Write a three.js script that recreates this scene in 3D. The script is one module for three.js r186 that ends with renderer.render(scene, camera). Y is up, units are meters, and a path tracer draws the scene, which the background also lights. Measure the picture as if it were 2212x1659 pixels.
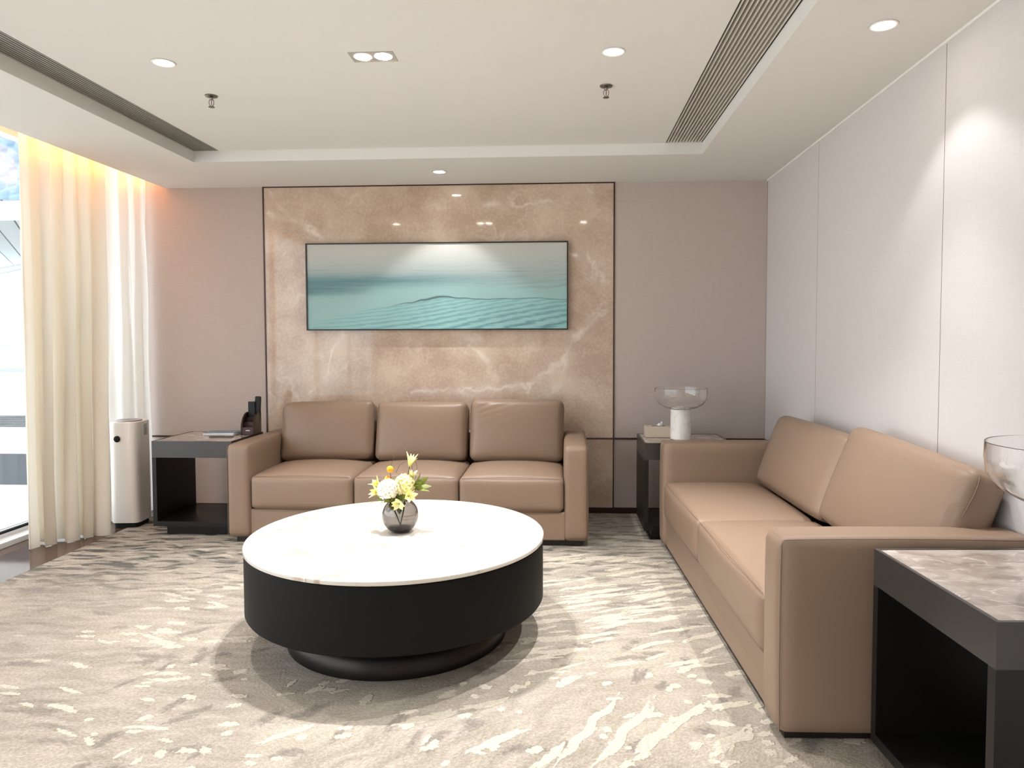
import * as THREE from 'three';
import { RoundedBoxGeometry } from 'three/addons/geometries/RoundedBoxGeometry.js';
import { mergeGeometries, mergeVertices } from 'three/addons/utils/BufferGeometryUtils.js';
import { RectAreaLightUniformsLib } from 'three/addons/lights/RectAreaLightUniformsLib.js';
import { createNoise2D } from 'simplex-noise';

// ---------------------------------------------------------------- camera, sky, exposure
const scene = new THREE.Scene();
const R = Math.PI / 180;
const camera = new THREE.PerspectiveCamera(2 * Math.atan(829.5 / 1534) / R, 2212 / 1659, 0.05, 200);
camera.position.set(0, 1.40, 0);
camera.rotation.set(-2.526 * R, 3.151 * R, -0.131 * R, 'YXZ');
camera.setViewOffset(2212, 1659, -24.9, 28.7, 2212, 1659);
camera.updateProjectionMatrix();
scene.background = new THREE.Color().setRGB(0.86, 0.94, 1.0);
scene.backgroundIntensity = 3.4;
const renderer = new THREE.WebGLRenderer({ antialias: true });
renderer.toneMapping = THREE.LinearToneMapping;
renderer.toneMappingExposure = 1.36;
renderer.shadowMap.enabled = true;
RectAreaLightUniformsLib.init();
const WARM = new THREE.Color().setRGB(1.0, 1.0, 1.0);
const LAMP = 7.5;                                     // candela scale of a ceiling spot

// ---------------------------------------------------------------- helpers
let seed = 7;
const rnd = () => { seed |= 0; seed = seed + 0x6D2B79F5 | 0; let t = Math.imul(seed ^ seed >>> 15, 1 | seed); t = t + Math.imul(t ^ t >>> 7, 61 | t) ^ t; return ((t ^ t >>> 14) >>> 0) / 4294967296; };
const n2a = createNoise2D(rnd), n2b = createNoise2D(rnd), n2c = createNoise2D(rnd);
const V = (x, y, z) => new THREE.Vector3(x, y, z);
const clamp = (x, a = 0, b = 1) => Math.min(b, Math.max(a, x));
const sm = (a, b, x) => { const t = clamp((x - a) / (b - a)); return t * t * (3 - 2 * t); };
const mix = (a, b, t) => a + (b - a) * t;
const fbm = (f, x, y, o = 4, g = 0.5) => { let s = 0, a = 1, m = 0; for (let i = 0; i < o; i++) { s += a * f(x, y); m += a; a *= g; x = x * 2.03 + 17.1; y = y * 2.03 - 9.7; } return s / m; };
const taken = {};
const numbered = (n) => { taken[n] = (taken[n] ?? -1) + 1; return taken[n] ? `${n}_${String(taken[n]).padStart(3, '0')}` : n; };
function thing(name, label, category, pos = [0, 0, 0], turn = 0, group) {
  const o = new THREE.Group(); o.name = numbered(name); o.position.set(...pos); o.rotation.y = turn;
  o.userData = { label, category }; if (group) o.userData.group = group;
  scene.add(o); return o;
}
function part(name, geo, m, parent, label) {
  const o = new THREE.Mesh(geo, m); o.name = name; if (label) o.userData.label = label; parent.add(o); return o;
}
function struct(name, geo, m, label) {
  const o = geo ? new THREE.Mesh(geo, m) : new THREE.Group(); o.name = numbered(name);
  o.userData = { kind: 'structure' }; if (label) o.userData.label = label;
  scene.add(o); return o;
}
// box between two corners, rounded, with uv in metres taken from the face's plane
function uvm(g, s = 1, ox = 0, oy = 0) {
  const p = g.attributes.position, n = g.attributes.normal, uv = new Float32Array(p.count * 2);
  for (let i = 0; i < p.count; i++) {
    const ax = Math.abs(n.getX(i)), ay = Math.abs(n.getY(i)), az = Math.abs(n.getZ(i));
    let u, v;
    if (ay >= ax && ay >= az) { u = p.getX(i); v = -p.getZ(i); } else if (ax >= az) { u = -p.getZ(i); v = p.getY(i); } else { u = p.getX(i); v = p.getY(i); }
    uv[2 * i] = u * s + ox; uv[2 * i + 1] = v * s + oy;
  }
  g.setAttribute('uv', new THREE.BufferAttribute(uv, 2)); return g;
}
function bx(x0, x1, y0, y1, z0, z1, r = 0, s = 1) {
  const w = x1 - x0, h = y1 - y0, d = z1 - z0;
  const g = r ? new RoundedBoxGeometry(w, h, d, 3, r) : new THREE.BoxGeometry(w, h, d);
  g.translate((x0 + x1) / 2, (y0 + y1) / 2, (z0 + z1) / 2); return uvm(g, s);
}
// pillow-like box: rounded corners, faces swelling by [bx,by,bz], then an optional displacement
function cushion(w, h, d, r, bulge, n = [22, 14, 10], fn) {
  let g = new THREE.BoxGeometry(w, h, d, ...n); g.deleteAttribute('uv'); g.deleteAttribute('normal'); g = mergeVertices(g, 1e-5);
  const p = g.attributes.position, H = [w / 2, h / 2, d / 2], q = [0, 0, 0];
  for (let i = 0; i < p.count; i++) {
    const a = [p.getX(i), p.getY(i), p.getZ(i)], uu = a.map((x, k) => x / H[k]);
    const inner = a.map((x, k) => clamp(x, -(H[k] - r), H[k] - r));
    const dl = a.map((x, k) => x - inner[k]), L = Math.hypot(...dl);
    for (let k = 0; k < 3; k++) q[k] = L > 1e-9 ? inner[k] + dl[k] / L * r : a[k];
    for (let k = 0; k < 3; k++) {
      const o = [0, 1, 2].filter((j) => j !== k), e = (t) => Math.pow(Math.max(0, 1 - Math.pow(Math.abs(t), 2.4)), 0.75);
      q[k] += bulge[k] * uu[k] * e(uu[o[0]]) * e(uu[o[1]]);
    }
    if (fn) fn(q, uu);
    p.setXYZ(i, ...q);
  }
  g.computeVertexNormals(); return uvm(g, 1);
}
const tube = (pts, r, seg = 24, rs = 6, closed = false) => new THREE.TubeGeometry(new THREE.CatmullRomCurve3(pts, closed, 'catmullrom', 0.3), seg, r, rs, closed);
const lathe = (pts, seg = 64) => new THREE.LatheGeometry(pts.map((p) => new THREE.Vector2(...p)), seg);
function tex(w, h, fn, srgb = true, rx = 1, ry = 1) {           // fn(u, v, out) with out in sRGB 0..1
  const d = new Uint8Array(w * h * 4), o = [0, 0, 0];
  for (let j = 0; j < h; j++) for (let i = 0; i < w; i++) {
    fn((i + 0.5) / w, (j + 0.5) / h, o); const k = (j * w + i) * 4;
    d[k] = clamp(o[0]) * 255; d[k + 1] = clamp(o[1]) * 255; d[k + 2] = clamp(o[2]) * 255; d[k + 3] = 255;
  }
  const t = new THREE.DataTexture(d, w, h, THREE.RGBAFormat); t.magFilter = THREE.LinearFilter; t.minFilter = THREE.LinearFilter;
  t.wrapS = t.wrapT = THREE.RepeatWrapping; t.repeat.set(rx, ry); if (srgb) t.colorSpace = THREE.SRGBColorSpace; t.needsUpdate = true; return t;
}
const hex = (h) => [(h >> 16 & 255) / 255, (h >> 8 & 255) / 255, (h & 255) / 255];
const lerp3 = (a, b, t, o) => { o[0] = mix(a[0], b[0], t); o[1] = mix(a[1], b[1], t); o[2] = mix(a[2], b[2], t); };
const std = (p) => new THREE.MeshStandardMaterial({ side: THREE.DoubleSide, ...p });
const phy = (p) => new THREE.MeshPhysicalMaterial({ side: THREE.DoubleSide, ...p });
// tileable noise via 4 blended offsets is not needed: small grain textures repeat unnoticed
const grain = (w, fn) => tex(w, w, (u, v, o) => { const k = fn(u, v); o[0] = o[1] = o[2] = k; }, false);

// ---------------------------------------------------------------- dimensions read from the photograph
const ZB = -5.70, XR = 1.60, XL = -3.24, XG = -3.88, ZF = 4.2, S = 2.64, T = 2.715;    // back wall, right wall, curtain pocket edge, glass, rear wall, lower and raised ceiling
const TX0 = -2.57, TX1 = 0.935, TZ = -4.88;                                             // raised part of the ceiling
const MX0 = -2.422, MX1 = 0.402;                                                        // marble slab on the back wall
const DADO = 0.603;

// ---------------------------------------------------------------- materials
const fabricBump = grain(512, (u, v) => 0.5 + 0.22 * Math.sin(u * 512 * Math.PI / 2) * (0.6 + 0.4 * n2a(u * 90, v * 14)) + 0.22 * Math.sin(v * 512 * Math.PI / 2) * (0.6 + 0.4 * n2b(u * 14, v * 90)) + 0.1 * n2c(u * 40, v * 40));
fabricBump.repeat.set(2.2, 2.2);
const wallTint = (a, b) => { const A = hex(a), B = hex(b); return tex(512, 512, (u, v, o) => lerp3(A, B, clamp(0.5 + 0.15 * fbm(n2a, u * 6, v * 60, 3) + 0.15 * fbm(n2b, u * 60, v * 6, 3)), o), true, 0.7, 0.7); };
const mWallBack = std({ map: wallTint(0xbaada6, 0xc5b8b1), roughness: 0.92, bumpMap: fabricBump, bumpScale: 0.0006 });
const mWallRight = std({ map: wallTint(0xd0cac8, 0xdad4d2), roughness: 0.9, bumpMap: fabricBump, bumpScale: 0.0006 });
const mPlaster = std({ color: 0xe4e3df, roughness: 0.95 });
const mWhitePaint = std({ color: 0xf0efec, roughness: 0.7 });
const mDarkTrim = std({ color: 0x3a211a, roughness: 0.35, metalness: 0.3 });
const mSeam = std({ color: 0x4a2f26, roughness: 0.9 });
const mBlack = std({ color: 0x0b0b0c, roughness: 0.85 });

// wall marble: warm beige, cloudy, with pale veins
const veins = [[[-2.36, 2.60], [-2.27, 2.45], [-2.10, 2.33], [-1.98, 2.24], [-1.85, 2.19]], [[-1.78, 1.44], [-1.88, 1.30], [-1.92, 1.12], [-2.06, 0.96]], [[0.34, 1.62], [0.18, 1.50], [0.07, 1.38], [0.02, 1.24], [-0.16, 1.12], [-0.30, 0.98]], [[0.02, 1.24], [0.0, 1.10], [-0.12, 0.94]], [[-2.40, 2.42], [-2.28, 2.40], [-2.10, 2.32]], [[0.16, 2.62], [0.22, 2.55]], [[-0.75, 1.36], [-0.60, 1.22], [-0.55, 1.08]], [[-1.2, 0.98], [-0.7, 1.0], [-0.3, 1.02]], [[-0.60, 2.48], [-0.25, 2.46], [0.0, 2.52]], [[0.2, 2.1], [0.3, 1.9], [0.37, 1.84]]];
const segd = (x, y, a, b) => { const dx = b[0] - a[0], dy = b[1] - a[1], t = clamp(((x - a[0]) * dx + (y - a[1]) * dy) / (dx * dx + dy * dy)); return Math.hypot(x - a[0] - t * dx, y - a[1] - t * dy); };
const mc = [hex(0xb9a18e), hex(0xd3beaa), hex(0xa88e7c), hex(0xece1d5)];
const wallMarble = tex(1536, 1408, (u, v, o) => {
  const x = MX0 + u * (MX1 - MX0), y = v * S;
  const wx = x + 0.05 * fbm(n2a, x * 4, y * 4, 3), wy = y + 0.05 * fbm(n2b, x * 4, y * 4, 3);
  const cl = fbm(n2c, wx * 1.6, wy * 1.9, 5, 0.55), sp = fbm(n2a, x * 26, y * 26, 3, 0.6);
  lerp3(mc[0], mc[1], clamp(0.48 + 1.0 * cl + 0.30 * sp), o);
  lerp3(o, mc[2], clamp(-0.25 + 0.9 * fbm(n2b, wx * 2.3 + 7, wy * 2.3, 4)) * 0.5, o);
  const rid = Math.pow(1 - Math.min(1, Math.abs(fbm(n2a, wx * 1.3 + 3, wy * 1.5 - 5, 4)) * 9), 2) * (Math.abs(fbm(n2a, wx * 1.3 + 3, wy * 1.5 - 5, 4)) < 0.11 ? 1 : 0) * clamp(0.3 + n2b(x * 1.7, y * 1.7));
  let d = 9; const qx = x + 0.035 * fbm(n2c, x * 7, y * 7, 3), qy = y + 0.035 * fbm(n2b, x * 7 + 4, y * 7, 3);
  for (const L of veins) for (let i = 0; i < L.length - 1; i++) d = Math.min(d, segd(qx, qy, L[i], L[i + 1]));
  const vw = 0.012 + 0.020 * clamp(0.5 + n2a(x * 3.1, y * 3.1));
  const vk = Math.exp(-(d * d) / (2 * vw * vw * 0.35)) * 0.55 * clamp(0.6 + 0.6 * n2c(x * 5, y * 5)) + Math.exp(-d / 0.09) * 0.12;
  lerp3(o, mc[3], clamp(vk + rid * 0.32 + 0.20 * clamp(sp * 1.2 - 0.2)), o);
});
wallMarble.wrapS = wallMarble.wrapT = THREE.ClampToEdgeWrapping;
const mWallMarble = phy({ map: wallMarble, roughness: 0.05 });

// white marble of the coffee table, grey marble of the side tables
const cw = [hex(0xd2ccc2), hex(0x9c7b66), hex(0xdcd6cc)];
const whiteMarble = tex(1024, 1024, (u, v, o) => {
  const x = u * 1.4, y = v * 1.4, a = 0.28, rx = x * Math.cos(a) + y * Math.sin(a), ry = -x * Math.sin(a) + y * Math.cos(a);
  const wv = ry + 0.05 * fbm(n2a, rx * 2, ry * 3, 4);
  const f = Math.abs(fbm(n2b, rx * 1.1, wv * 7, 4)), g = fbm(n2c, rx * 1.5 + 3, wv * 11, 4);
  lerp3(cw[0], cw[2], clamp(0.5 + 0.6 * g), o);
  const k = Math.max(0, 1 - f * 9) * clamp(0.6 + 1.2 * n2a(rx * 1.4, ry * 3)) + 0.3 * clamp(g * 1.4 - 0.5);
  lerp3(o, cw[1], clamp(k * 0.62), o);
});
const mWhiteMarble = phy({ map: whiteMarble, roughness: 0.16, clearcoat: 0.3, clearcoatRoughness: 0.05 });
const cg = [hex(0x9b8e85), hex(0xc3b8ae), hex(0x756961), hex(0xe3dad0)];
const greyMarble = tex(768, 768, (u, v, o) => {
  const x = u * 0.6, y = v * 0.6, wx = x + 0.04 * fbm(n2a, x * 6, y * 9, 3), wy = y + 0.03 * fbm(n2b, x * 6, y * 9, 3);
  const c = fbm(n2c, wx * 4, wy * 9, 5, 0.55);
  lerp3(cg[0], cg[1], clamp(0.5 + 0.9 * c), o);
  lerp3(o, cg[2], clamp(fbm(n2a, wx * 5 + 2, wy * 10, 4) * 1.3 - 0.15) * 0.7, o);
  const f = Math.abs(fbm(n2b, wx * 3.2, wy * 8, 4)); lerp3(o, cg[3], Math.max(0, 1 - f * 9) * 0.75 * clamp(0.6 + n2a(x * 9, y * 9)), o);
});
const mGreyMarble = phy({ map: greyMarble, roughness: 0.13, clearcoat: 0.2, clearcoatRoughness: 0.03 });

// leather
const leatherBump = grain(512, (u, v) => 0.5 + 0.25 * fbm(n2a, u * 70, v * 70, 3) + 0.25 * Math.abs(fbm(n2b, u * 45, v * 45, 2)));
leatherBump.repeat.set(3.2, 3.2);
const mLeather = phy({ color: 0x8a7361, roughness: 0.42, bumpMap: leatherBump, bumpScale: 0.0005, specularIntensity: 0.75 });
const mLeatherSeam = phy({ color: 0x7a6454, roughness: 0.5 });
const mFoot = std({ color: 0x1c1412, roughness: 0.4 });

// carpet: grey-beige ground, smoky grey strokes, raised cream patches
const CX0 = -3.25, CX1 = 1.60, CZ0 = -5.70, CZ1 = -1.30;
const W = (f, x, z, ang, lx, lz, o, ox) => { const c = Math.cos(ang), s = Math.sin(ang), a = (x * c + z * s) / lx + ox, b = (-x * s + z * c) / lz; return fbm(f, a, b, o, 0.52); };
const cc = { a: hex(0xa0968a), b: hex(0x8a8174), d: hex(0x4c4a45), m: hex(0x645c56), c: hex(0xbab0a0), l: hex(0xaca292) };
const CN = 2048, carpetH = new Uint8Array(CN * CN * 4), creamMask = new Float32Array(CN * CN), darkMask = new Float32Array(CN * CN);
// one tufted patch: an ellipse in metres with a ragged outline, hard edged (cream) or soft (smoky)
function patch(mask, x, z, a, b, ang, rag, soft, k = 1) {
  const px = CN / (CX1 - CX0), pz = CN / (CZ1 - CZ0), R2 = a * 1.6 + b, c = Math.cos(ang), sn = Math.sin(ang), o = rnd() * 50;
  for (let j = Math.max(0, Math.floor((CZ1 - z - R2) * pz)); j < Math.min(CN, (CZ1 - z + R2) * pz); j++) for (let i = Math.max(0, Math.floor((x - R2 - CX0) * px)); i < Math.min(CN, (x + R2 - CX0) * px); i++) {
    const dx = CX0 + i / px - x, dz = CZ1 - j / pz - z, u = (dx * c + dz * sn), v = (-dx * sn + dz * c) + b * 0.7 * rag * n2a(u * 5 + o, o);
    const d = Math.hypot(u / a, v / b) + rag * (0.34 * n2b(u / a * 1.6 + o, v / b * 0.9) + 0.14 * n2c(u * 40 + o, v * 40));
    const m = k * (1 - sm(1 - soft, 1 + soft * 0.4, d)), n = j * CN + i; if (m > mask[n]) mask[n] = m;
  }
}
const rr2 = (a, b) => a + (b - a) * rnd();
const scatter = (mask, n, x0, x1, z0, z1, a0, a1, b0, b1, ang, jit, rag, soft, k = 1) => { for (let i = 0; i < n; i++) patch(mask, rr2(x0, x1), rr2(z0, z1), rr2(a0, a1), rr2(b0, b1), ang + rr2(-jit, jit), rag, soft, k); };
// long jagged strokes between the coffee table and the sofa, and at the front
for (const [x, z, l, w, an] of [[0.10, -2.52, 0.25, 0.022, -1.10], [0.23, -2.50, 0.25, 0.024, -1.06], [0.33, -2.46, 0.17, 0.026, -1.0], [-0.22, -2.42, 0.13, 0.022, -0.7], [-0.50, -2.55, 0.13, 0.026, -0.6], [0.60, -2.45, 0.14, 0.03, -0.8], [-0.98, -2.42, 0.11, 0.018, -0.8], [-0.30, -2.66, 0.12, 0.02, -0.5], [0.02, -2.86, 0.08, 0.024, -0.9], [-0.05, -2.33, 0.10, 0.02, -1.0], [0.48, -2.62, 0.15, 0.02, -0.9]]) patch(creamMask, x, z, l, w, an, 0.85, 0.05);
scatter(creamMask, 56, 0.0, 0.95, -3.0, -2.05, 0.016, 0.042, 0.011, 0.021, -0.5, 0.8, 0.7, 0.06);
scatter(creamMask, 78, -1.75, 0.05, -2.95, -2.05, 0.015, 0.045, 0.010, 0.021, -0.3, 1.0, 0.8, 0.06);
scatter(creamMask, 24, -2.3, -1.45, -3.3, -2.2, 0.03, 0.08, 0.010, 0.018, 0.15, 0.35, 0.9, 0.07);
scatter(creamMask, 10, -3.1, -2.2, -3.2, -2.1, 0.03, 0.08, 0.010, 0.018, 0.1, 0.2, 0.8, 0.10, 0.7);
scatter(creamMask, 40, -2.15, -1.45, -4.05, -3.1, 0.03, 0.08, 0.011, 0.024, 0.1, 0.3, 1.0, 0.08, 0.9);
scatter(creamMask, 100, -0.15, 0.72, -4.55, -2.95, 0.06, 0.18, 0.010, 0.020, -0.36, 0.16, 0.9, 0.08, 0.95);
scatter(creamMask, 22, 0.45, 1.2, -4.9, -2.2, 0.04, 0.10, 0.013, 0.025, -0.4, 0.4, 0.9, 0.08);
scatter(creamMask, 40, -3.2, 1.4, -2.05, -1.4, 0.03, 0.08, 0.013, 0.026, -0.4, 0.8, 0.9, 0.07);
scatter(darkMask, 70, -1.8, 0.9, -3.4, -2.05, 0.03, 0.09, 0.014, 0.035, -0.7, 0.7, 0.9, 0.6, 0.7);
scatter(darkMask, 30, -0.1, 0.8, -4.6, -2.9, 0.04, 0.10, 0.014, 0.028, -0.2, 0.3, 0.9, 0.6, 0.7);
scatter(darkMask, 40, -3.2, -1.6, -4.2, -2.2, 0.05, 0.14, 0.012, 0.030, 0.05, 0.2, 0.9, 0.7, 0.5);
const carpetTex = tex(CN, CN, (() => { let n = 0; return (u, v, o) => {
  const x = CX0 + u * (CX1 - CX0), z = CZ1 - v * (CZ1 - CZ0);
  const wx = x + 0.04 * n2c(x * 4, z * 4), wz = z + 0.02 * n2b(x * 4 + 9, z * 4);
  const near = sm(-3.05, -2.45, z) * sm(-1.5, -0.7, x), far = sm(-3.45, -4.5, z) * (1 - 0.45 * sm(-0.5, 0.3, x));
  const e = mix(W(n2a, wx, wz, -0.05, 0.34, 0.085, 3, 0), W(n2a, wx, wz, -1.0, 0.36, 0.09, 3, 7), near);
  lerp3(cc.a, cc.b, clamp(0.45 + 0.9 * e), o);
  lerp3(o, cc.l, clamp(fbm(n2c, x * 0.9 + 5, z * 1.1, 2) * 0.9), o);
  if (far > 0.01) {
    const k = W(n2b, wx, wz, -0.04, 0.34, 0.085, 3, 11);
    lerp3(o, cc.d, sm(-0.10, 0.42, k + 0.12 * n2c(x * 1.3, z * 1.3)) * 0.95 * far, o);
    lerp3(o, cc.c, sm(0.02, 0.55, W(n2a, wx, wz, -0.03, 0.30, 0.075, 3, 41)) * 0.75 * far, o);
  }
  lerp3(o, cc.m, darkMask[n] * 0.75, o);
  const cr = creamMask[n] * (1 - 0.5 * far * sm(0.2, -0.6, x)); lerp3(o, cc.c, cr * 0.92, o);
  const g = 0.050 * n2a(x * 160, z * 160) + 0.035 * n2c(x * 45, z * 60) + 0.055 * W(n2b, x, z, -0.05 - 0.9 * near, 0.03, 0.008, 2, 2);
  o[0] += g; o[1] += g; o[2] += g;
  const q = n * 4; carpetH[q] = carpetH[q + 1] = carpetH[q + 2] = clamp(0.35 + 0.45 * cr + 1.9 * g) * 255; carpetH[q + 3] = 255; n++;
}; })());
const carpetBump = new THREE.DataTexture(carpetH, CN, CN, THREE.RGBAFormat); carpetBump.magFilter = carpetBump.minFilter = THREE.LinearFilter; carpetBump.needsUpdate = true;
for (const t of [carpetTex, carpetBump]) { t.wrapS = t.wrapT = THREE.MirroredRepeatWrapping; }
const mCarpet = std({ map: carpetTex, bumpMap: carpetBump, bumpScale: 0.006, roughness: 1 });

const cs = [hex(0x4a352b), hex(0x5a4437), hex(0x6d574a)];
const mBrownStone = phy({ map: tex(512, 512, (u, v, o) => { lerp3(cs[0], cs[1], clamp(0.5 + fbm(n2a, u * 6, v * 6, 5)), o); lerp3(o, cs[2], clamp(fbm(n2b, u * 40, v * 40, 2) - 0.35), o); }), roughness: 0.07, specularIntensity: 0.7 });
const mGlassPane = phy({ color: 0xffffff, transmission: 1, roughness: 0.0, thickness: 0, ior: 1.5 });
const mAlu = std({ color: 0xe9ebec, roughness: 0.4, metalness: 0.2 });
const mCurtain = phy({ color: 0xefe7d8, transmission: 0.40, roughness: 1, thickness: 0, specularIntensity: 0.2, bumpMap: fabricBump, bumpScale: 0.0004 });
const mSheer = phy({ color: 0xf7f5f0, transmission: 0.62, roughness: 1, thickness: 0, specularIntensity: 0.2, bumpMap: fabricBump, bumpScale: 0.0003 });
const mChrome = std({ color: 0x8d8882, roughness: 0.25, metalness: 1 });
const mGlow = std({ color: 0xffffff, emissive: new THREE.Color().setRGB(1, 0.93, 0.82), emissiveIntensity: 38, roughness: 0.6 });

// ---------------------------------------------------------------- room shell
{
  const floor = struct('floor', bx(XG - 0.3, XR + 0.2, -0.25, -0.005, ZB - 0.2, ZF + 0.2), mBrownStone, 'polished brown stone floor strip beside the carpet');
  floor.geometry = uvm(floor.geometry, 0.8);
  const cg2 = bx(CX0, CX1 - 0.002, -0.004, 0, CZ0 + 0.012, ZF - 0.01);
  const p = cg2.attributes.position, uv = cg2.attributes.uv;
  for (let i = 0; i < p.count; i++) uv.setXY(i, (p.getX(i) - CX0) / (CX1 - CX0), (CZ1 - p.getZ(i)) / (CZ1 - CZ0));
  const c = new THREE.Mesh(cg2, mCarpet); c.name = 'carpet'; c.userData = { label: 'grey beige carpet with smoky strokes and cream patches covering the floor', category: 'carpet' }; scene.add(c);

  // back wall: core, fabric panels beside the marble, thin dark trims
  const wb = struct('wall_back', bx(XG - 0.3, XR + 0.2, -0.25, 3.2, ZB - 0.2, ZB - 0.018), mSeam, 'back wall with fabric panels either side of the marble');
  const bp = (x0, x1, y0, y1) => part('panel', bx(x0, x1, y0, y1, ZB - 0.018, ZB, 0.002), mWallBack, wb, 'taupe fabric wall panel');
  bp(XG - 0.05, MX0 - 0.006, DADO + 0.006, 3.0); bp(XG - 0.05, MX0 - 0.006, 0.045, DADO - 0.006);
  bp(MX1 + 0.006, XR, DADO + 0.006, S + 0.06); bp(MX1 + 0.006, XR, 0.045, DADO - 0.006);
  const slab = (y0, y1) => { const g = bx(MX0, MX1, y0, y1, ZB - 0.018, ZB + 0.004); const q = g.attributes.position, w = g.attributes.uv; for (let i = 0; i < q.count; i++) w.setXY(i, (q.getX(i) - MX0) / (MX1 - MX0), q.getY(i) / S); part('marble_slab', g, mWallMarble, wb, 'polished beige marble slab with pale veins'); };
  slab(DADO + 0.004, S - 0.004); slab(0.045, DADO - 0.004);
  struct('trim_1', bx(MX0 - 0.010, MX0, 0.04, S, ZB - 0.01, ZB + 0.010), mDarkTrim, 'thin dark trim up the side of the marble next to the curtain');
  struct('trim_2', bx(MX1, MX1 + 0.010, 0.04, S, ZB - 0.01, ZB + 0.010), mDarkTrim, 'thin dark trim up the side of the marble next to the lamp');
  struct('trim_3', bx(MX0 - 0.010, MX1 + 0.010, S - 0.009, S - 0.0005, ZB - 0.01, ZB + 0.009), mDarkTrim, 'thin dark trim along the top of the marble');
  struct('trim_4', bx(XG, XR, DADO - 0.006, DADO + 0.006, ZB - 0.016, ZB + 0.008), mDarkTrim, 'thin dark horizontal trim along the back wall');
  struct('baseboard_back', bx(XG, XR - 0.012, -0.005, 0.045, ZB - 0.016, ZB + 0.011), mDarkTrim, 'dark brown baseboard along the back wall');

  // right wall: fabric panels with open joints
  const wr = struct('wall_right', bx(XR + 0.0006, XR + 0.2, -0.25, 3.2, ZB - 0.018, ZF + 0.2), mSeam, 'right wall of pale fabric panels');
  const zs = [ZB, -4.59, -3.11, -1.62, -0.13, 1.36, 2.85, ZF];
  for (let i = 0; i < zs.length - 1; i++) {
    part('panel', bx(XR, XR + 0.004, DADO + 0.006, S - 0.012, zs[i] + 0.002, zs[i + 1] - 0.002), mWallRight, wr, 'pale fabric wall panel');
    part('panel', bx(XR, XR + 0.004, 0.045, DADO - 0.006, zs[i] + 0.002, zs[i + 1] - 0.002), mWallRight, wr, 'pale fabric wall panel');
  }
  struct('trim_5', bx(XR - 0.008, XR + 0.003, DADO - 0.006, DADO + 0.006, ZB + 0.01, ZF), mDarkTrim, 'thin dark horizontal trim along the right wall');
  struct('trim_6', bx(XR - 0.010, XR + 0.003, S - 0.012, S - 0.0005, ZB + 0.002, ZF), mWhitePaint, 'slim white edge trim where the right wall meets the ceiling');
  struct('baseboard_right', bx(XR - 0.012, XR + 0.003, -0.005, 0.045, ZB + 0.012, ZF), mDarkTrim, 'dark brown baseboard along the right wall');
  struct('wall_rear', bx(XG - 0.3, XR + 0.018, -0.25, 3.2, ZF, ZF + 0.2), mWallRight, 'rear wall opposite the marble');

  // ceiling: lower border, raised middle, curtain pocket
  const ce = struct('ceiling', bx(TX0, TX1, T, T + 0.14, TZ, ZF), mPlaster, 'white ceiling with a shallow raised middle');
  // leave slots for the two linear vents
  ce.geometry = bx(-2.385, 0.690, T, T + 0.14, TZ, ZF);
  part('ceiling_border', bx(TX1, XR + 0.02, S, T + 0.5, TZ, ZF), mPlaster, ce);
  part('ceiling_border', bx(XL, XR + 0.02, S, T + 0.5, ZB - 0.018, TZ), mPlaster, ce);
  part('ceiling_border', bx(XL, TX0, S, T + 0.5, TZ, ZF), mPlaster, ce);
  part('pocket_top', bx(XG - 0.2, XL, 2.95, 3.2, ZB, ZF), mPlaster, ce);
  part('roof_deck', bx(TX0, TX1, T + 0.3, T + 0.5, TZ, ZF), mBlack, ce);

  // glass wall on the left
  const posts = [-5.62, -3.75, -2.0, -0.3, 1.4, 3.1, 4.12];
  const wl = struct('wall_left', bx(XG - 0.08, XG + 0.02, 2.84, 3.2, ZB, ZF), mAlu, 'head of the glazed window wall');
  part('sill', bx(XG - 0.10, -3.77, -0.005, 0.035, ZB, ZF, 0.004), mAlu, wl, 'pale metal window sill');
  part('gasket', bx(XG - 0.02, XG + 0.005, 0.06, 0.075, ZB, ZF), mBlack, wl, 'black glazing gasket');
  for (let i = 0; i < posts.length - 1; i++) {
    const w = struct(`window_${i + 1}`, bx(XG - 0.05, XG, 0.035, 0.07, posts[i], posts[i + 1]), mAlu);
    part('pane', bx(XG - 0.025, XG - 0.024, 0.07, 2.84, posts[i] + 0.03, posts[i + 1] - 0.03), mGlassPane, w, 'clear window pane');
    part('post', bx(XG - 0.05, XG, 0.07, 2.84, posts[i] - 0.03, posts[i] + 0.03), mAlu, w);
  }
}

// ---------------------------------------------------------------- ceiling fittings
const mSlatGrey = std({ color: 0x8d8b86, roughness: 0.5, metalness: 0.2 }), mSlatPale = std({ color: 0xd9d3ca, roughness: 0.5, metalness: 0.1 });
function vent(label, x0, x1, n, m, w) {
  const t = thing('linear_air_vent', label, 'air vent', [0, 0, 0]);
  part('duct', mergeGeometries([bx(x0, x1, T + 0.13, T + 0.14, TZ, ZF), bx(x0, x0 + 0.002, T + 0.002, T + 0.13, TZ, ZF), bx(x1 - 0.002, x1, T + 0.002, T + 0.13, TZ, ZF)]), mBlack, t, 'black duct behind the slats');
  const g = bx(-w / 2, w / 2, 0.001, 0.020, TZ, ZF), pitch = (x1 - x0) / n;
  for (let i = 0; i < n; i++) { const s = part('slat', g, m, t); s.position.set(x0 + pitch * (i + 0.5), T, 0); }
  return t;
}
vent('long grey slatted ceiling vent beside the curtain', TX0 + 0.002, -2.387, 10, mSlatGrey, 0.0115);
vent('long pale slatted ceiling vent with wide black gaps near the right wall', 0.692, TX1 - 0.002, 12, mSlatPale, 0.0075);

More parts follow.
